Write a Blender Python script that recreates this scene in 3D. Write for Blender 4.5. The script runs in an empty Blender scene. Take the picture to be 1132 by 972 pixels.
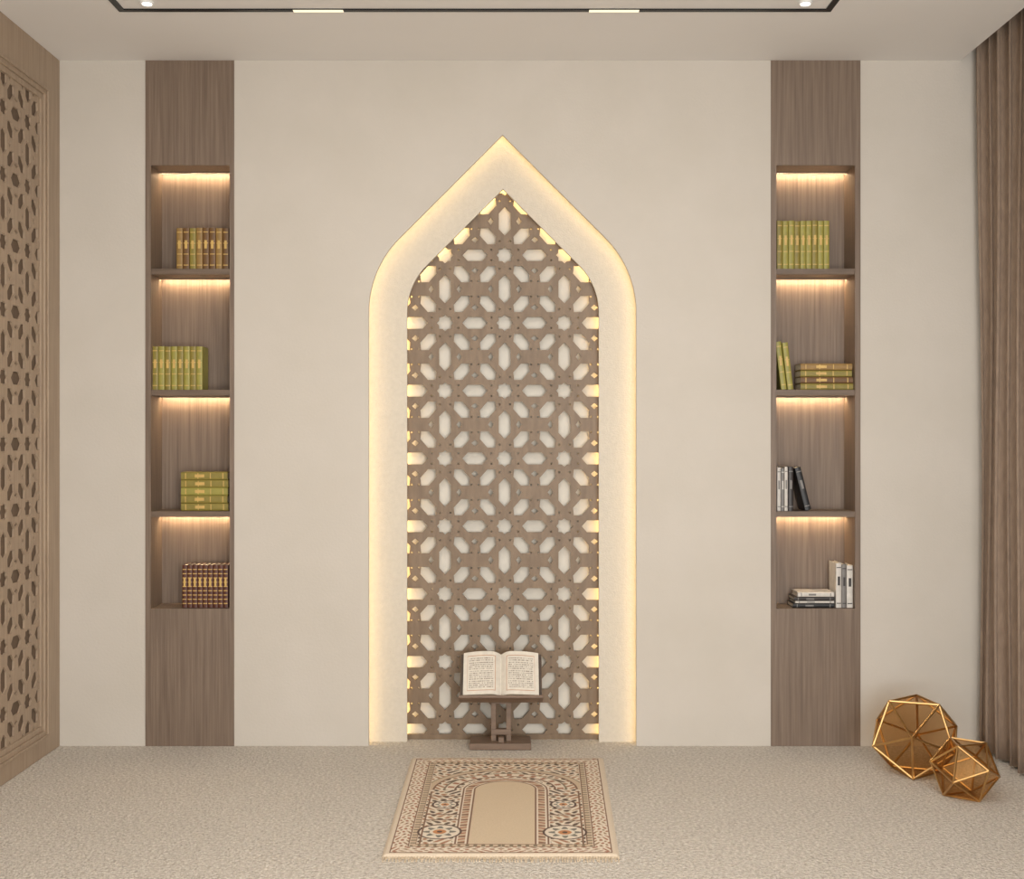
import bpy, bmesh, math, random
import numpy as np
from mathutils import Vector, Matrix
from mathutils.geometry import tessellate_polygon
random.seed(4)
S=bpy.context.scene
try:
    S.view_settings.view_transform='Standard'
except Exception: pass
F=1357.0; D=5.2; CH=1.314; VX,VY=562.0,482.0
def P(px,py,y=0.0):
    s=F/(D+y); return (px-VX)/s, CH+(VY-py)/s
def lin(c):
    return tuple(((v/255)/12.92 if v/255<=0.04045 else ((v/255+0.055)/1.055)**2.4) for v in c)
# ---------------------------------------------------------------- materials
def base_mat(name,rough=0.6,metal=0.0):
    m=bpy.data.materials.new(name); m.use_nodes=True
    nt=m.node_tree; b=nt.nodes['Principled BSDF']
    b.inputs['Roughness'].default_value=rough; b.inputs['Metallic'].default_value=metal
    return m,nt,b
def noise_mat(name,c1,c2,scale=20,rough=0.6,metal=0.0,stretch=(1,1,1),bump=0.0,bscale=None,detail=4,bdist=0.01):
    m,nt,b=base_mat(name,rough,metal)
    tc=nt.nodes.new('ShaderNodeTexCoord'); mp=nt.nodes.new('ShaderNodeMapping')
    mp.inputs['Scale'].default_value=stretch
    nt.links.new(tc.outputs['Object'],mp.inputs['Vector'])
    n=nt.nodes.new('ShaderNodeTexNoise'); n.inputs['Scale'].default_value=scale; n.inputs['Detail'].default_value=detail
    nt.links.new(mp.outputs[0],n.inputs['Vector'])
    r=nt.nodes.new('ShaderNodeValToRGB')
    r.color_ramp.elements[0].position=0.3; r.color_ramp.elements[1].position=0.7
    r.color_ramp.elements[0].color=(*lin(c1),1); r.color_ramp.elements[1].color=(*lin(c2),1)
    nt.links.new(n.outputs['Fac'],r.inputs[0]); nt.links.new(r.outputs[0],b.inputs['Base Color'])
    if bump>0:
        n2=nt.nodes.new('ShaderNodeTexNoise'); n2.inputs['Scale'].default_value=bscale or scale; n2.inputs['Detail'].default_value=3
        nt.links.new(mp.outputs[0],n2.inputs['Vector'])
        bp=nt.nodes.new('ShaderNodeBump'); bp.inputs['Strength'].default_value=bump; bp.inputs['Distance'].default_value=bdist
        nt.links.new(n2.outputs['Fac'],bp.inputs['Height']); nt.links.new(bp.outputs[0],b.inputs['Normal'])
    return m
def emis(name,c,st):
    m=bpy.data.materials.new(name); m.use_nodes=True; nt=m.node_tree
    nt.nodes.remove(nt.nodes['Principled BSDF'])
    e=nt.nodes.new('ShaderNodeEmission'); e.inputs[0].default_value=(*c,1); e.inputs[1].default_value=st
    nt.links.new(e.outputs[0],nt.nodes['Material Output'].inputs[0]); return m
M_wall=noise_mat('wall_plaster',(192,185,174),(197,190,180),3,0.85,bump=0.08,bscale=90)
M_ceil=noise_mat('ceiling_paint',(226,223,219),(229,226,222),2,0.9)
M_niche=noise_mat('niche_plaster',(200,192,178),(206,198,184),60,0.85,bump=0.25,bscale=160)
M_back=noise_mat('niche_back',(212,207,196),(217,212,201),30,0.85)
M_wood=noise_mat('veneer',(101,84,70),(126,108,92),5,0.5,stretch=(26,26,0.6),bump=0.12,bscale=12,detail=8)
M_wood_d=noise_mat('veneer_shelf',(92,76,62),(114,96,80),6,0.5,stretch=(1,14,14),detail=8)
M_lat=noise_mat('lattice_wood',(110,90,68),(128,107,84),8,0.5,stretch=(5,5,1),bump=0.1,bscale=60)
M_lw=noise_mat('panel_wood',(150,130,110),(166,146,124),6,0.5,stretch=(8,10,0.6),bump=0.1,bscale=14,detail=7)
M_lwd=noise_mat('panel_wood_dark',(88,71,56),(102,84,67),6,0.6,stretch=(8,10,0.6))
M_curt=noise_mat('curtain_fabric',(132,114,99),(148,129,112),60,0.95,stretch=(1,1,0.3),bump=0.2,bscale=300)
M_black=noise_mat('black_metal',(14,14,14),(20,20,20),20,0.4,0.3)
M_white=noise_mat('white_enamel',(225,225,222),(232,232,230),20,0.4)
M_brass=noise_mat('brass',(192,152,98),(214,176,118),9,0.28,0.95)
M_stand=noise_mat('stand_wood',(106,86,70),(124,102,84),6,0.45,stretch=(2,10,10),detail=6)
M_led=emis('led_warm',(1.0,0.70,0.30),6.5)
M_led2=emis('led_inner',(1.0,0.64,0.22),16)
M_leds=emis('led_shelf',(1.0,0.74,0.46),75)
M_tr=emis('linear_lamp',(1.0,0.88,0.62),1.3)
M_spot=emis('spot_lamp',(1.0,0.95,0.88),2)
def carpet():
    m,nt,b=base_mat('carpet',0.98)
    tc=nt.nodes.new('ShaderNodeTexCoord')
    n=nt.nodes.new('ShaderNodeTexNoise'); n.inputs['Scale'].default_value=85; n.inputs['Detail'].default_value=4; n.inputs['Roughness'].default_value=0.65
    v=nt.nodes.new('ShaderNodeTexVoronoi'); v.inputs['Scale'].default_value=120
    nb=nt.nodes.new('ShaderNodeTexNoise'); nb.inputs['Scale'].default_value=3
    for t in (n,v,nb): nt.links.new(tc.outputs['Object'],t.inputs['Vector'])
    r=nt.nodes.new('ShaderNodeValToRGB'); r.color_ramp.elements[0].position=0.34; r.color_ramp.elements[1].position=0.66
    r.color_ramp.elements[0].color=(*lin((196,186,172)),1); r.color_ramp.elements[1].color=(*lin((246,239,228)),1)
    nt.links.new(n.outputs['Fac'],r.inputs[0])
    mx=nt.nodes.new('ShaderNodeMixRGB'); mx.blend_type='MULTIPLY'; mx.inputs[0].default_value=0.08
    nt.links.new(r.outputs[0],mx.inputs[1]); nt.links.new(nb.outputs['Fac'],mx.inputs[2]); nt.links.new(mx.outputs[0],b.inputs['Base Color'])
    ad=nt.nodes.new('ShaderNodeMath'); ad.operation='SUBTRACT'
    nt.links.new(n.outputs['Fac'],ad.inputs[0]); nt.links.new(v.outputs['Distance'],ad.inputs[1])
    bp=nt.nodes.new('ShaderNodeBump'); bp.inputs['Strength'].default_value=0.8; bp.inputs['Distance'].default_value=0.014
    nt.links.new(ad.outputs[0],bp.inputs['Height']); nt.links.new(bp.outputs[0],b.inputs['Normal'])
    return m
M_carpet=carpet()
def attr_mat(name,rough,bump,bscale):
    m,nt,b=base_mat(name,rough)
    a=nt.nodes.new('ShaderNodeAttribute'); a.attribute_name='Col'
    tc=nt.nodes.new('ShaderNodeTexCoord')
    n=nt.nodes.new('ShaderNodeTexNoise'); n.inputs['Scale'].default_value=bscale; n.inputs['Detail'].default_value=3
    nt.links.new(tc.outputs['Object'],n.inputs['Vector'])
    mr=nt.nodes.new('ShaderNodeMapRange'); mr.inputs['To Min'].default_value=0.82; mr.inputs['To Max'].default_value=1.12
    nt.links.new(n.outputs['Fac'],mr.inputs[0])
    mx=nt.nodes.new('ShaderNodeMixRGB'); mx.blend_type='MULTIPLY'; mx.inputs[0].default_value=1
    nt.links.new(a.outputs['Color'],mx.inputs[1]); nt.links.new(mr.outputs[0],mx.inputs[2]); nt.links.new(mx.outputs[0],b.inputs['Base Color'])
    bp=nt.nodes.new('ShaderNodeBump'); bp.inputs['Strength'].default_value=bump; bp.inputs['Distance'].default_value=0.004
    nt.links.new(n.outputs['Fac'],bp.inputs['Height']); nt.links.new(bp.outputs[0],b.inputs['Normal'])
    return m
# ---------------------------------------------------------------- mesh helpers
class MB:
    def __init__(s): s.v=[];s.f=[];s.m=[]
    def add(s,vs,fs,mat=0,mx=None):
        o=len(s.v)
        for p in vs:
            p=Vector(p)
            if mx is not None: p=mx@p
            s.v.append(tuple(p))
        for f in fs: s.f.append(tuple(i+o for i in f)); s.m.append(mat)
    def box(s,x0,x1,y0,y1,z0,z1,mat=0,mx=None):
        vs=[(x,y,z) for x in (x0,x1) for y in (y0,y1) for z in (z0,z1)]
        s.add(vs,[(0,1,3,2),(4,6,7,5),(0,4,5,1),(2,3,7,6),(0,2,6,4),(1,5,7,3)],mat,mx)
    def prism(s,outer,holes,y0,y1,mat=0,fmap=None):
        fmap=fmap or (lambda a,b,d:(a,d,b))
        loops=[outer]+list(holes)
        tris=tessellate_polygon([[Vector((a,b,0)) for a,b in l] for l in loops])
        flat=[p for l in loops for p in l]; n=len(flat)
        vs=[fmap(a,b,y0) for a,b in flat]+[fmap(a,b,y1) for a,b in flat]
        fs=[tuple(t) for t in tris]+[tuple(i+n for i in reversed(t)) for t in tris]
        o=0
        for l in loops:
            k=len(l)
            for i in range(k):
                a=o+i;b=o+(i+1)%k
                fs.append((a,b,b+n,a+n))
            o+=k
        s.add(vs,fs,mat)
    def tube(s,a,b,r,mat=0,n=8):
        a=Vector(a);b=Vector(b);d=(b-a);L=d.length
        q=d.to_track_quat('Z','Y').to_matrix().to_4x4(); mx=Matrix.Translation(a)@q
        vs=[];
        for z in (0,L):
            for i in range(n):
                t=2*math.pi*i/n; vs.append((r*math.cos(t),r*math.sin(t),z))
        fs=[(i,(i+1)%n,n+(i+1)%n,n+i) for i in range(n)]+[tuple(range(n))[::-1],tuple(range(n,2*n))]
        s.add(vs,fs,mat,mx)
    def obj(s,name,mats,parent=None,bevel=0,smooth=False,dbl=False):
        me=bpy.data.meshes.new(name); me.from_pydata(s.v,[],s.f); 
        for m in mats: me.materials.append(m)
        for p,mi in zip(me.polygons,s.m): p.material_index=mi
        bm=bmesh.new(); bm.from_mesh(me)
        if dbl: bmesh.ops.remove_doubles(bm,verts=bm.verts,dist=1e-5)
        bmesh.ops.recalc_face_normals(bm,faces=bm.faces); bm.to_mesh(me); bm.free()
        if smooth:
            for p in me.polygons: p.use_smooth=True
        o=bpy.data.objects.new(name,me); S.collection.objects.link(o)
        if parent: o.parent=parent
        if bevel:
            b=o.modifiers.new('b','BEVEL'); b.width=bevel; b.segments=2; b.limit_method='ANGLE'
        return o
def empty(name,loc=(0,0,0)):
    e=bpy.data.objects.new(name,None); e.location=loc; e.empty_display_size=0.1
    S.collection.objects.link(e); return e
def rect(x0,x1,z0,z1): return [(x0,z0),(x1,z0),(x1,z1),(x0,z1)]
# ---------------------------------------------------------------- room
H=P(0,67)[1]; XL=-1.90; XR=2.2; HT=H+0.18
cLa,cLb=P(161,0)[0],P(259,0)[0]; cRa,cRb=P(852,0)[0],P(951,0)[0]
WT=0.02
def arch(cx,half,apex,R,off=0.0,zb=0.0,n=18):
    h=half+off;r=R+off;ap=apex+off*math.sqrt(2); zs=apex-half-0.41421*R
    right=[(h,zb)]
    for i in range(n+1):
        t=math.radians(45)*i/n
        right.append((h-r+r*math.cos(t),zs+r*math.sin(t)))
    right.append((0,ap))
    left=[(-a,b) for a,b in right[:-1]][::-1]
    return [(cx+a,b) for a,b in right+left]
OC=P(555.5,0)[0]; OH=148/260.96; OA=P(0,149)[1]; OR=116/260.96
outer=lambda off=0:arch(OC,OH,OA,OR,off)
YB=0.07
IC=P(556,0,YB)[0]; IH=106/(F/(D+YB)); IA=P(0,209,YB)[1]; IR=73/(F/(D+YB))
inner=lambda off=0:arch(IC,IH,IA,IR,off)
w=MB()
w.prism(rect(XL-0.1,cLa,0,HT),[],0,WT)
w.prism([(cLb,0),(cLb,HT),(cRa,HT),(cRa,0)]+outer(),[],0,WT)
w.prism(rect(cRb,XR+0.1,0,HT),[],0,WT)
w.prism(rect(cLa,cLb,H,HT),[],0,WT); w.prism(rect(cRa,cRb,H,HT),[],0,WT)
w.prism(rect(XL-0.1,XR+0.1,0,HT),[],0.26,0.30)
w.obj('wall_back',[M_wall])
f=MB(); f.box(XL-0.1,XR+0.1,-7.2,0.30,-0.1,0); f.obj('floor',[M_carpet])
c=MB(); c.box(XL-0.1,1.915,-7.2,0,H,H+0.15); c.box(1.905,XR+0.1,-7.2,0,HT-0.02,HT+0.05); c.obj('ceiling',[M_ceil])
c=MB(); c.box(XL-0.1,XL-0.05,-7.2,0,0,H); c.obj('wall_left',[M_wall])
c=MB(); c.box(XR,XR+0.1,-7.2,0,0,HT-0.02); c.obj('wall_right',[M_wall])
# ---------------------------------------------------------------- mihrab
mih=empty('mihrab_niche')
b=MB()
x0,x1=OC-OH-0.06,OC+OH+0.06; zt=OA+0.12
b.prism([(x0,0),(x0,zt),(x1,zt),(x1,0)]+inner(),[],YB,YB+0.02)
b.prism(outer(0.05)+outer(0.035)[::-1],[],WT,YB)
b.obj('recessed_band',[M_niche],mih)
b=MB(); b.prism(outer(0.021)+outer(0.012)[::-1],[],WT+0.008,WT+0.014); b.obj('led_strip_outer',[M_led],mih)
YK0=0.158
b=MB(); b.box(x0,x1,YK0,YK0+0.015,0,zt); b.box(x0-0.01,x0,YB,YK0+.015,0,zt); b.box(x1,x1+0.01,YB,YK0+.015,0,zt); b.box(x0,x1,YB,YK0+.015,zt,zt+0.01)
b.obj('back_panel',[M_back],mih)
b=MB(); b.prism(inner(0.028)+inner(0.018)[::-1],[],0.134,0.139); b.obj('led_strip_inner',[M_led2],mih)
def hexa(cx,cy,dx,dy,L,W):
    n=math.hypot(dx,dy);dx/=n;dy/=n; px,py=-dy,dx
    pts=[(-L,0),(-L+W*0.9,-W),(L-W*0.9,-W),(L,0),(L-W*0.9,W),(-L+W*0.9,W)]
    return [(cx+a*dx+b*px,cy+a*dy+b*py) for a,b in pts]
def star(cx,cy,R,r,n=8,ph=0):
    return [(cx+(R if i%2==0 else r)*math.cos(ph+math.pi*i/n),cy+(R if i%2==0 else r)*math.sin(ph+math.pi*i/n)) for i in range(2*n)]
def ngon(cx,cy,r,n=6,ph=0): return [(cx+r*math.cos(ph+2*math.pi*i/n),cy+r*math.sin(ph+2*math.pi*i/n)) for i in range(n)]
def tile_star(k=1.0,dots=True):
    w2,h2=33,37.5
    a=6.6*k
    B=[(-w2,-h2),(-18.5,-h2),(-15.5,-h2+4.5*k),(-12.5,-h2),(-a,-h2),(-a,-h2+9),(0,-h2+16),(a,-h2+9),(a,-h2),(12.5,-h2),(15.5,-h2+4.5*k),(18.5,-h2)]
    Rr=[(w2,-h2),(w2,-20.5),(w2-4*k,-17),(w2,-13.5),(w2,-a),(w2-8,-a),(w2-14,0),(w2-8,a),(w2,a),(w2,13.5),(w2-4*k,17),(w2,20.5)]
    out=B+Rr+[(-p,-q) for p,q in B]+[(-p,-q) for p,q in Rr]
    holes=[star(0,0,9.3*k,7.3*k)]
    for sx in (1,-1):
        for sy in (1,-1):
            holes.append(hexa(sx*18.5,sy*21,sx*33,sy*37.5,12.2,6.4*k))
            if dots:
                for (p,q) in ((14.8,5.8),(5.8,15.2),(29,29)): holes.append(ngon(sx*p,sy*q,1.3,6))
    return out,holes,66,75
def lattice(name,tile,sx,sy,c0,nx0,nx1,ny0,ny1,d0,d1,fmap,mat,parent,clip=None):
    out,holes,tw,th=tile
    loops=[out]+holes
    tris=tessellate_polygon([[Vector((a,b,0)) for a,b in l] for l in loops])
    flat=[p for l in loops for p in l]
    V=[];Fc=[]
    for i in range(nx0,nx1):
        for j in range(ny0,ny1):
            o=len(V)
            V+= [(c0[0]+sx*(a+i*tw),c0[1]+sy*(b+j*th),0) for a,b in flat]
            Fc+=[tuple(k+o for k in t) for t in tris]
    me=bpy.data.meshes.new(name); me.from_pydata(V,[],Fc)
    bm=bmesh.new(); bm.from_mesh(me); bmesh.ops.remove_doubles(bm,verts=bm.verts,dist=1e-5)
    if clip:
        for co,no in clip:
            bmesh.ops.bisect_plane(bm,geom=bm.verts[:]+bm.edges[:]+bm.faces[:],plane_co=co,plane_no=no,clear_outer=True)
    bmesh.ops.recalc_face_normals(bm,faces=bm.faces)
    r=bmesh.ops.extrude_face_region(bm,geom=bm.faces[:],use_keep_orig=True)
    for g in r['geom']:
        if isinstance(g,bmesh.types.BMVert): g.co.z=1
    for v in bm.verts:
        v.co=Vector(fmap(v.co.x,v.co.y,d0 if v.co.z<0.5 else d1))
    bmesh.ops.recalc_face_normals(bm,faces=bm.faces)
    bm.to_mesh(me); bm.free(); me.materials.append(mat)
    o=bpy.data.objects.new(name,me); S.collection.objects.link(o); o.parent=parent
    return o
YL=0.115
sc=(D+YL)/F
c0=P(558,507,YL)
lattice('lattice_screen',tile_star(),sc,sc,c0,-2,3,-5,6,YL,YL+0.012,lambda a,bb,d:(a,d,bb),M_lat,mih,
   clip=[((0,0.002,0),(0,-1,0)),((0,zt-0.01,0),(0,1,0)),((x0+0.005,0,0),(-1,0,0)),((x1-0.005,0,0),(1,0,0))])
b=MB(); b.box(x0+0.01,x1-0.01,YL-0.003,YL+0.012,0,P(0,812,YL)[1]); b.obj('lattice_bottom_rail',[M_lat],mih)
# ---------------------------------------------------------------- left carved panel
cp=empty('carved_wood_wall_panel')
fm=lambda a,bb,d:(d,a,bb)
ya,yb=-0.165,-3.4; za,zb2=0.105,2.715
b=MB()
yr=-5.0
b.prism([(yr,0),(0,0),(0,H),(yr,H)],[[(yb,za),(ya,za),(ya,zb2),(yb,zb2)]],XL-0.03,XL,0,fm)
b.obj('frame',[M_lw],cp,bevel=0.003)
b=MB(); g=0.022
b.prism([(yb,za),(ya,za),(ya,zb2),(yb,zb2)],[[(yb+g,za+g),(ya-g,za+g),(ya-g,zb2-g),(yb+g,zb2-g)]],XL-0.03,XL-0.008,0,fm)
e=0.03
b.prism([(yb-e,za-e),(ya+e,za-e),(ya+e,zb2+e),(yb-e,zb2+e)],[[(yb-e+.012,za-e+.012),(ya+e-.012,za-e+.012),(ya+e-.012,zb2+e-.012),(yb-e+.012,zb2+e-.012)]],XL,XL+0.008,0,fm)
b.obj('moulding',[M_lw],cp,bevel=0.002)
b=MB(); b.box(XL-0.05,XL-0.0235,yr+0.01,-0.01,0.01,H-0.01); b.obj('backing_board',[M_lwd],cp)
tsc=(zb2-za-2*g)/(10*75)
lattice('carved_screen',tile_star(1.12,False),tsc*1.05,tsc,(ya-g-33*tsc*1.05,za+g+37.5*tsc),-14,2,-1,11,XL-0.0225,XL-0.015,fm,M_lw,cp,
   clip=[((ya,0,0),(1,0,0)),((yb,0,0),(-1,0,0)),((0,za,0),(0,-1,0)),((0,zb2,0),(0,1,0))])
# ---------------------------------------------------------------- shelves
ND=0.165
niz0=P(0,673)[1]; niz1=P(0,183)[1]
shelf_tops=[P(0,297)[1],P(0,431)[1],P(0,565.5)[1]]
ST=6.3/260.96
def bookcase(ca,cb,na,nb):
    e=empty('built_in_bookcase')
    b=MB(); b.prism(rect(ca,cb,0.0,H),[rect(na,nb,niz0,niz1)],-0.004,WT); b.obj('veneer_face',[M_wood],e)
    b=MB(); t=0.012
    b.box(na-t,na,WT,ND+t,niz0-t,niz1+t); b.box(nb,nb+t,WT,ND+t,niz0-t,niz1+t)
    b.box(na,nb,ND,ND+t,niz0-t,niz1+t); b.box(na,nb,WT,ND,niz1,niz1+t); b.box(na,nb,WT,ND,niz0-t,niz0)
    b.obj('carcass',[M_wood],e)
    b=MB()
    for z in shelf_tops: b.box(na,nb,0.004,ND,z-ST,z)
    for z in [niz1]+[z-ST for z in shelf_tops]: b.box(na,nb,ND-0.034,ND-0.031,z-0.0055,z)
    b.obj('shelves',[M_wood_d],e)
    b=MB()
    for z in [niz1]+[z-ST for z in shelf_tops]:
        b.box(na+0.002,nb-0.002,ND-0.029,ND-0.020,z-0.0032,z-0.0005)
    b.obj('led_strips',[M_leds],e)
nLa,nLb=P(167,0)[0],P(254,0)[0]; nRa,nRb=P(858,0)[0],P(945,0)[0]
bookcase(cLa,cLb,nLa,nLb); bookcase(cRa,cRb,nRa,nRb)
def bm_(n,c): return noise_mat(n,tuple(int(v*0.92) for v in c),c,40,0.45)
BK={k:bm_('cover_'+k,c) for k,c in dict(olive=(136,122,52),green=(152,144,66),brown=(108,76,40),tan=(146,114,60),dark=(44,38,36),grey=(120,116,112),white=(206,200,192),red=(84,42,28),gold=(206,170,96),black=(26,26,28),page=(228,218,196)).items()}
keys=list(BK); mats=list(BK.values()); K={k:i for i,k in enumerate(keys)}
def book(mb,mx,t,d,h,col,band='gold',nb=4):
    c=K[col]; w_=0.0022
    mb.box(0,w_,0,d,0,h,c,mx); mb.box(t-w_,t,0,d,0,h,c,mx)
    n=6; vs=[];fs=[]
    for i in range(n+1):
        a=math.pi*i/n; x=t/2-t/2*math.cos(a); y=-0.0035*math.sin(a)
        vs+=[(x,y,0),(x,y,h),(x,0.003,0),(x,0.003,h)]
    for i in range(n):
        o=i*4;p=o+4
        fs+=[(o,p,p+1,o+1),(o+2,o+3,p+3,p+2),(o,o+2,p+2,p),(o+1,p+1,p+3,o+3)]
    mb.add(vs,fs,c,mx)
    mb.box(w_,t-w_,0.003,d-0.003,0.003,h-0.003,K['page'],mx)
    for k in range(nb):
        z=h*(0.1+0.8*k/(max(nb-1,1)))
        mb.box(t*0.12,t*0.88,-0.0042,0,z-0.0018,z+0.0018,K[band],mx)
    mb.box(t*0.3,t*0.7,-0.0044,0,h*0.5,h*0.7,K[band],mx)
YK=0.025
def row(name,pxa,pxb,pytop,zb,cols,n,band='gold'):
    mb=MB(); xa,xb=P(pxa,0,YK)[0],P(pxb,0,YK)[0]; h=P(0,pytop,YK)[1]-zb; t=(xb-xa)/n
    for i in range(n):
        hh=h*random.uniform(0.985,1.0)
        book(mb,Matrix.Translation((xa+i*t+0.0004,YK+random.uniform(0,0.003),zb+0.0006)),t-0.0012,0.1,hh,cols[i%len(cols)],band)
    return mb.obj(name,mats)
def stack(name,pxa,pxb,pytop,zb,cols,n,band='gold'):
    mb=MB(); xa,xb=P(pxa,0,YK)[0],P(pxb,0,YK)[0]; hh=P(0,pytop,YK)[1]-zb; t=hh/n
    for i in range(n):
        j=random.uniform(-0.002,0.002)
        L=(xb-xa)*random.uniform(0.97,1.0)
        mx=Matrix.Translation((xa+L,YK+j+0.002,zb+0.0006+i*t))@Matrix.Rotation(-math.pi/2,4,'Y')
        book(mb,mx,t-0.001,0.11,L,cols[i%len(cols)],band)
    return mb.obj(name,mats)
s1,s2,s3=shelf_tops; s4=niz0
row('row_of_books',195,253,252,s1,['tan','brown','olive','tan','brown','brown','tan','brown'],8)
row('row_of_books',168,224,383,s2,['olive','green'],8)
stack('stack_of_books',200,252.5,522,s3,['olive','olive','green'],5)
mb=MB()
xa,xb=P(201.5,0,YK)[0],P(252.5,0,YK)[0]; hh=P(0,625,YK)[1]-s4; n=9; t=(xb-xa)/n
for i in range(n): book(mb,Matrix.Translation((xa+i*t,YK,s4+0.0006)),t-0.0006,0.11,hh,'red','gold',9)
mb.obj('ornate_book_set',mats)
row('row_of_books',858.7,917,244,s1,['olive','green','green'],9)
mb=MB()
h=0.205
for k,xx in enumerate((P(862,0,YK)[0],P(869,0,YK)[0]+0.001)):
    mx=Matrix.Translation((xx+0.006,YK,s2+0.0008))@Matrix.Rotation(math.radians(-7),4,'Y')
    book(mb,mx,0.024,0.11,h-0.004*k,'green')
mb.obj('leaning_books',mats)
stack('stack_of_books',885,943.5,402,s2,['olive','brown','olive','tan'],4)
mb=MB()
x=P(859,0,YK)[0]
for col,t,hh,bd in (('white',0.016,0.185,'grey'),('grey',0.014,0.183,'white'),('white',0.014,0.187,'grey')):
    book(mb,Matrix.Translation((x,YK,s3+0.0006)),t,0.11,hh,col,bd,2); x+=t+0.0008
book(mb,Matrix.Translation((x+0.001,YK,s3+0.0006)),0.022,0.11,0.187,'dark','grey',2); x+=0.025
a=math.radians(-14)
mx=Matrix.Translation((x+0.048,YK,s3+0.0012))@Matrix.Rotation(a,4,'Y')
book(mb,mx,0.026,0.11,0.187,'black','grey',2)
mb.obj('row_of_books',mats)
mb=MB(); x=P(924,0,YK)[0]
for col,t,hh in (('white',0.024,0.19),('grey',0.02,0.185),('white',0.026,0.18)):
    book(mb,Matrix.Translation((x,YK,s4+0.0006)),t,0.11,hh,col,'dark',2); x+=t+0.001
mb.obj('row_of_books',mats)
mb=MB(); xb=P(922.5,0,YK)[0]
z=s4+0.0006
for col,t,L in (('black',0.018,0.175),('white',0.01,0.165),('dark',0.016,0.17),('white',0.02,0.155)):
    mx=Matrix.Translation((xb-0.002,YK,z))@Matrix.Rotation(-math.pi/2,4,'Y'); book(mb,mx,t,0.11,L,col,'grey',2); z+=t+0.0006
mb.obj('stack_of_books',mats)
# ---------------------------------------------------------------- curtain
def curtain():
    N=520;Z=26; y0,y1=-0.05,-3.6
    V=[];Fc=[]
    for j in range(Z+1):
        z=0.012+(HT-0.05-0.012)*j/Z
        for i in range(N+1):
            y=y0+(y1-y0)*i/N
            ph=(y-y0)/0.095*2*math.pi+0.5*math.sin((y)*9)+0.25*math.sin(z*1.3+y*7)
            am=0.036*(0.85+0.2*math.sin(y*23+z*0.8))
            sn=math.sin(ph); sn=math.copysign(abs(sn)**0.75,sn)
            V.append((2.0+am*sn+0.006*math.sin(z*2+y*11),y+0.014*math.sin(2*ph),z))
    for j in range(Z):
        for i in range(N):
            a=j*(N+1)+i; Fc.append((a,a+1,a+N+2,a+N+1))
    me=bpy.data.meshes.new('curtain'); me.from_pydata(V,[],Fc); me.materials.append(M_curt)
    for p in me.polygons: p.use_smooth=True
    o=bpy.data.objects.new('curtain',me); S.collection.objects.link(o)
    so=o.modifiers.new('s','SOLIDIFY'); so.thickness=0.003
curtain()
# ---------------------------------------------------------------- ceiling track
tr=empty('ceiling_track_light')
zt0=H-0.005
tyb=-0.61; xa,xb=-1.455,1.205
b=MB(); W_=0.024
b.box(xa,xb,tyb-W_,tyb,zt0,H-0.0005); b.box(xa,xb,-3.4,-3.4+W_,zt0,H-0.0005)
b.box(xa,xa+W_,-3.4+W_,tyb-W_,zt0,H-0.0005); b.box(xb-W_,xb,-3.4+W_,tyb-W_,zt0,H-0.0005)
b.obj('track',[M_black],tr)
b=MB()
for p0,p1 in ((325,380),(651,706)):
    b.box((p0-VX)*4.59/F,(p1-VX)*4.59/F,tyb-W_,tyb-0.002,zt0-0.002,zt0-0.0002)
b.obj('linear_lamps',[M_tr],tr)
def cyl(mb,cx,cy,z0,z1,r,mat,n=28): mb.tube((cx,cy,z0),(cx,cy,z1),r,mat,n)
for cx in (-1.325,1.089):
    b=MB(); cyl(b,cx,-0.70,H-0.006,H-0.0005,0.026,0); cyl(b,cx,-0.70,H-0.009,H-0.006,0.018,1); b.obj('recessed_ceiling_spotlight',[M_white,M_spot])
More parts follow.
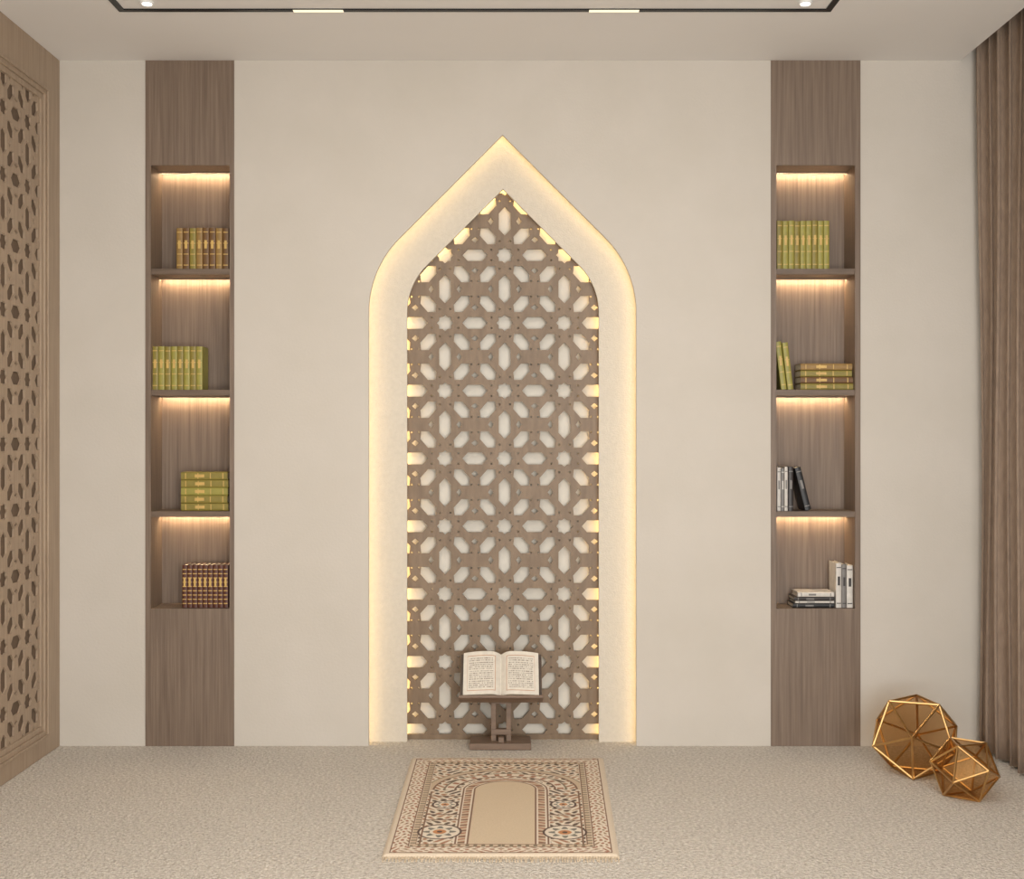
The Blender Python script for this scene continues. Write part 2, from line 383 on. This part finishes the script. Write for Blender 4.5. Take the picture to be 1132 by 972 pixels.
# ---------------------------------------------------------------- rug
M_rug=attr_mat('rug_pile',0.95,0.5,260)
def rug():
    e=empty('prayer_rug')
    nu,nv=380,560
    U,V=np.meshgrid(np.linspace(0,1,nu+1),np.linspace(0,1,nv+1))
    x=(U-0.5)*76; y=V*115; ax=np.abs(x)
    def C(*c): return np.array(lin(c))
    cream=C(216,200,178); beige=C(200,178,152); brown=C(126,96,76); terra=C(166,118,92); olive=C(136,122,100); dark=C(92,72,62); light=C(224,211,192); tan=C(188,162,134)
    col=np.zeros(x.shape+(3,))+cream
    d=np.minimum(np.minimum(38-ax,y),115-y)
    s=np.where((38-ax)<=np.minimum(y,115-y),y,ax)
    def put(m,c): col[m]=c
    def flor(xx,yy,k=1.0):
        return np.sin(1.25*k*xx+1.8*np.sin(.55*k*yy))*np.sin(1.15*k*yy+1.8*np.sin(.6*k*xx))
    put((d>2)&(d<2.5),brown)
    bd=(d>2.5)&(d<7.5); put(bd,light)
    f1=flor(s,d*1.7,0.9)
    put(bd&(f1>0.45),tan); put(bd&(f1<-0.5),terra); put(bd&(f1>0.85),brown)
    put((d>7.5)&(d<8),brown)
    b2=(d>8)&(d<9.8); put(b2,beige); put(b2&(np.sin(s*2.4)>0.3),olive)
    put((d>9.8)&(d<10.2),brown)
    inn=d>10.2
    put(inn,light)
    f2=flor(ax-19,y,0.85)
    put(inn&(f2>0.35),tan); put(inn&(f2<-0.35),olive); put(inn&(f2<-0.7),dark); put(inn&(f2>0.75),terra)
    r=np.hypot(x,(y-70)*1.05); up=y>70
    rr=np.where(up,r,ax)
    put(inn&(rr<16.2)&(rr>=11),light)
    put(inn&(rr<15.6)&(rr>=15),brown)
    g=inn&(rr<14.5)&(rr>12); put(g,beige); put(g&(np.sin(y*2.2+ax)>0.2),terra); put(g&(np.cos(y*1.1)>0.8),brown)
    put(inn&(rr<11.6)&(rr>=11),brown)
    f3=inn&(rr<11); put(f3,C(208,188,160))
    top=inn&up
    for a0,a1,c in ((18,18.8,brown),(18.8,22,light),(22,22.8,olive),(26,26.7,brown),(26.7,29,beige),(29,29.5,olive)):
        put(top&(r>a0)&(r<a1),c)
    t_=top&(r>19.2)&(r<21.6); put(t_&(np.sin(np.arctan2(x,y-70)*26)>0.3),terra)
    for cy,R in ((22,7.5),(52,4.8)):
        q=np.hypot(ax-21,y-cy); th=np.arctan2(y-cy,ax-21)
        m=q<R; put(m&inn,light); put((q<R)&(q>R-0.8),dark)
        put((q<R*0.75*(0.8+0.2*np.cos(8*th))),C(124,120,108)); put(q<R*0.45,light); put(q<R*0.3,C(196,136,90)); put(q<R*0.12,dark)
    cb=inn&(y<68)&(ax>26.4)&(ax<27.2); put(cb,brown)
    for yy in (34,40,62): put(inn&(y>yy)&(y<yy+0.8)&(ax>15)&(ax<27),brown)
    cor=[(-0.392,-0.232),(0.384,-0.232),(-0.393,-1.389),(0.345,-1.389)]
    X=(1-V)*((1-U)*cor[2][0]+U*cor[3][0])+V*((1-U)*cor[0][0]+U*cor[1][0])
    Y=(1-V)*cor[2][1]+V*cor[0][1]
    Zz=0.0125+0.0012*np.sin(X*9)*np.sin(Y*7)-0.006*np.clip(1-np.minimum(d,1)/1,0,1)
    co=np.stack([X,Y,Zz],-1).reshape(-1,3)
    idx=np.arange((nu+1)*(nv+1)).reshape(nv+1,nu+1)
    q=np.stack([idx[:-1,:-1],idx[:-1,1:],idx[1:,1:],idx[1:,:-1]],-1).reshape(-1,4)
    me=bpy.data.meshes.new('pile'); me.from_pydata(co.tolist(),[],q.tolist())
    at=me.color_attributes.new('Col','FLOAT_COLOR','POINT')
    at.data.foreach_set('color',np.concatenate([col.reshape(-1,3),np.ones((col.size//3,1))],1).ravel().astype(np.float32))
    me.materials.append(M_rug)
    for p in me.polygons: p.use_smooth=True
    o=bpy.data.objects.new('pile',me); S.collection.objects.link(o); o.parent=e
    M_fr=noise_mat('fringe',(190,170,142),(226,210,186),80,0.95)
    b=MB()
    b.add([(cor[2][0],cor[2][1],0.0005),(cor[3][0],cor[3][1],0.0005),(cor[1][0],cor[1][1],0.0005),(cor[0][0],cor[0][1],0.0005)]+
          [(cor[2][0],cor[2][1],0.006),(cor[3][0],cor[3][1],0.006),(cor[1][0],cor[1][1],0.006),(cor[0][0],cor[0][1],0.006)],
          [(0,1,2,3),(4,5,6,7),(0,1,5,4),(1,2,6,5),(2,3,7,6),(3,0,4,7)])
    b.obj('backing',[M_fr],e)
    b=MB()
    for (xa,xb,y,sg) in ((cor[2][0],cor[3][0],cor[2][1],-1),(cor[0][0],cor[1][0],cor[0][1],1)):
        n=76
        for i in range(n):
            x=xa+(xb-xa)*(i+0.5)/n; L=random.uniform(0.026,0.036) if sg<0 else 0.012; dx=random.uniform(-0.004,0.004)
            b.tube((x,y-sg*0.002,0.007),(x+dx*.5,y+sg*L*0.5,0.005),0.002,0,5)
            b.tube((x+dx*.5,y+sg*L*0.5,0.005),(x+dx,y+sg*L,0.0026),0.0024,0,5)
    b.obj('fringe',[M_fr],e)
rug()
# ---------------------------------------------------------------- stand + book
def quran():
    e=empty('book_stand')
    b=MB()
    xa=P(519,0,-0.07)[0]; xb=P(587,0,-0.07)[0]
    b.box(xa,xb,-0.075,0.06,0.001,0.028)
    cx=P(554,0,-0.02)[0]
    for s_ in (-1,1): b.box(cx+s_*0.032-0.011,cx+s_*0.032+0.011,-0.03,-0.005,0.028,0.235)
    b.box(cx-0.043,cx+0.043,-0.033,-0.002,0.055,0.078)
    b.box(cx-0.043,cx+0.043,-0.033,-0.002,0.185,0.21)
    b.box(cx-0.012,cx+0.012,-0.060,0.05,0.028,0.05)
    bx0=P(507,0,-0.1)[0]; bx1=P(600.5,0,-0.1)[0]
    org=Vector((0,-0.098,0.222)); th=math.radians(53)
    mx=Matrix.Translation(org)@Matrix.Rotation(th,4,'X')
    b.box(bx0+0.004,bx1-0.004,0,0.195,-0.014,0,0,mx)
    b.box(bx0,bx1,-0.012,0,-0.014,0.034,0,mx)
    b.obj('stand_frame',[M_stand],e,bevel=0.002)
    q=empty('open_book')
    cxx=(bx0+bx1)/2; hw=(bx1-bx0)/2-0.006; L=0.2
    M_cov=noise_mat('book_cover',(60,48,38),(76,60,48),30,0.5)
    M_edge=noise_mat('page_edges',(196,184,160),(218,208,186),5,0.8,stretch=(1,1,200))
    b=MB(); b.box(cxx-hw,cxx+hw,0.001,L,0.001,0.004,0,mx); b.obj('cover',[M_cov],q)
    nu,nv=260,130
    th_=lambda t: 0.006+0.026*(1-(1-min(abs(t)/0.25,1))**2)*(1-0.45*max(0,(abs(t)-0.25)/0.75)**1.5)
    us=np.linspace(-1,1,nu+1); vs=np.linspace(0,1,nv+1)
    V=[];C=[]
    rng=np.random.RandomState(3)
    txt=rng.rand(40,nu+1)
    pg=lin((216,209,196)); ink=lin((140,129,116)); gold=lin((186,142,112))
    for j,v in enumerate(vs):
        for i,u in enumerate(us):
            bow=0.005*math.sin(math.pi*min(1,abs(u)))*(1 if v>0.5 else 0)*(v-0.5)*2
            p=mx@Vector((cxx+u*(hw-0.012),0.004+v*(L-0.008)+bow,0.004+th_(u))); V.append(tuple(p))
            a=abs(u); c=pg
            if 0.14<a<0.9 and 0.09<v<0.91:
                if a<0.16 or a>0.885 or v<0.105 or v>0.895: c=gold
                elif 0.2<a<0.85 and 0.14<v<0.86:
                    ln=(v-0.14)/0.72*15; fr=ln%1
                    if 0.3<fr<0.78 and txt[int(ln)%40,i]>0.4: c=ink
            C+= [*c,1.0]
    Fc=[(j*(nu+1)+i,j*(nu+1)+i+1,(j+1)*(nu+1)+i+1,(j+1)*(nu+1)+i) for j in range(nv) for i in range(nu)]
    me=bpy.data.meshes.new('pages'); me.from_pydata(V,[],Fc)
    at=me.color_attributes.new('Col','FLOAT_COLOR','POINT'); at.data.foreach_set('color',C)
    for p in me.polygons: p.use_smooth=True
    me.materials.append(attr_mat('printed_page',0.8,0.05,50))
    o=bpy.data.objects.new('pages',me); S.collection.objects.link(o); o.parent=q
    b=MB(); prof=[(u,0.0038+th_(u)) for u in np.linspace(-1,1,61)]
    hq=hw-0.012
    for j in range(60):
        u0,z0=prof[j];u1,z1=prof[j+1]
        for yy in (0.004,L-0.004):
            b.add([(cxx+u0*hq,yy,0.004),(cxx+u1*hq,yy,0.004),(cxx+u1*hq,yy,z1),(cxx+u0*hq,yy,z0)],[(0,1,2,3)],0,mx)
    for sg in (-1,1):
        xx=cxx+sg*hq; b.add([(xx,0.004,0.004),(xx,L-0.004,0.004),(xx,L-0.004,prof[0][1]),(xx,0.004,prof[0][1])],[(0,1,2,3)],0,mx)
    b.obj('page_block',[M_edge],q)
quran()
# ---------------------------------------------------------------- polyhedra
M_glass=bpy.data.materials.new('amber_glass'); M_glass.use_nodes=True
nt=M_glass.node_tree; pb=nt.nodes['Principled BSDF']; pb.inputs['Base Color'].default_value=(*lin((184,144,92)),1); pb.inputs['Metallic'].default_value=0.8; pb.inputs['Roughness'].default_value=0.15
tb=nt.nodes.new('ShaderNodeBsdfTransparent'); tb.inputs[0].default_value=(*lin((240,220,192)),1)
ms=nt.nodes.new('ShaderNodeMixShader')
nz=nt.nodes.new('ShaderNodeTexNoise'); nz.inputs['Scale'].default_value=4
mr=nt.nodes.new('ShaderNodeMapRange'); mr.inputs['To Min'].default_value=0.02; mr.inputs['To Max'].default_value=0.2
nt.links.new(nz.outputs['Fac'],mr.inputs[0]); nt.links.new(mr.outputs[0],ms.inputs[0])
nt.links.new(tb.outputs[0],ms.inputs[1]); nt.links.new(pb.outputs[0],ms.inputs[2]); nt.links.new(ms.outputs[0],nt.nodes['Material Output'].inputs[0])
def ico(x,y,r,rz,tr_=0.0045):
    e=empty('geometric_brass_ornament')
    bm=bmesh.new(); bmesh.ops.create_icosphere(bm,subdivisions=1,radius=r)
    bm.faces.ensure_lookup_table()
    nrm=bm.faces[0].normal.copy()
    rot=Matrix.Rotation(rz,4,'Z')@nrm.rotation_difference(Vector((0,0,-1))).to_matrix().to_4x4()
    bmesh.ops.transform(bm,matrix=rot,verts=bm.verts)
    mz=min(v.co.z for v in bm.verts)
    bmesh.ops.translate(bm,vec=(x,y,-mz+tr_+0.001),verts=bm.verts)
    b=MB()
    for ed in bm.edges: b.tube(ed.verts[0].co,ed.verts[1].co,tr_,0,6)
    b.obj('frame',[M_brass],e)
    ball=MB()
    for v in bm.verts:
        c=v.co
        o=[(c.x+tr_*1.5*a,c.y+tr_*1.5*bb,c.z+tr_*1.0*cc) for a,bb,cc in ((1,0,0),(-1,0,0),(0,1,0),(0,-1,0),(0,0,1),(0,0,-1))]
        ball.add(o,[(0,2,4),(2,1,4),(1,3,4),(3,0,4),(2,0,5),(1,2,5),(3,1,5),(0,3,5)])
    ball.obj('joints',[M_brass],e)
    g=MB(); g.add([tuple(v.co) for v in bm.verts],[tuple(v.index for v in f_.verts) for f_ in bm.faces]); g.obj('panes',[M_glass],e)
    bm.free()
ico(1.583,-0.42,0.175,0.35)
ico(1.66,-0.735,0.122,1.1,0.004)
# ---------------------------------------------------------------- lights
def area(name,loc,target,sx,sy,power,col):
    l=bpy.data.lights.new(name,'AREA'); l.shape='RECTANGLE'; l.size=sx; l.size_y=sy; l.energy=power; l.color=col
    o=bpy.data.objects.new(name,l); S.collection.objects.link(o); o.location=loc
    o.rotation_euler=(Vector(target)-Vector(loc)).to_track_quat('-Z','Y').to_euler(); return o
area('window_daylight',(1.2,-6.4,1.5),(0.7,0,1.1),2.0,2.2,150,(1,0.985,0.96))
area('overhead_fill',(0,-2.6,H-0.05),(0,-2.6,0),2.2,2.2,40,(1,0.965,0.92))  # added soft fill from overhead, out of view, not a modelled fixture
area('ceiling_fill',(0,-6.0,0.4),(0,-2.6,3.2),2.5,1.0,64,(1,0.98,0.95))  # invented low fill behind the camera, added to brighten the ceiling
wd=bpy.data.worlds.new('World'); S.world=wd; wd.use_nodes=True
bg=wd.node_tree.nodes['Background']; bg.inputs[0].default_value=(1,0.98,0.95,1); bg.inputs[1].default_value=1.1
# ---------------------------------------------------------------- camera
cd=bpy.data.cameras.new('camera'); cam=bpy.data.objects.new('camera',cd); S.collection.objects.link(cam)
cam.location=(0,-D,CH); cam.rotation_euler=(math.pi/2,0,0)
cd.sensor_width=36; cd.sensor_fit='HORIZONTAL'; cd.lens=36*F/1132; cd.shift_x=4/1132; cd.shift_y=-4/1132
cd.clip_start=0.05
S.camera=cam
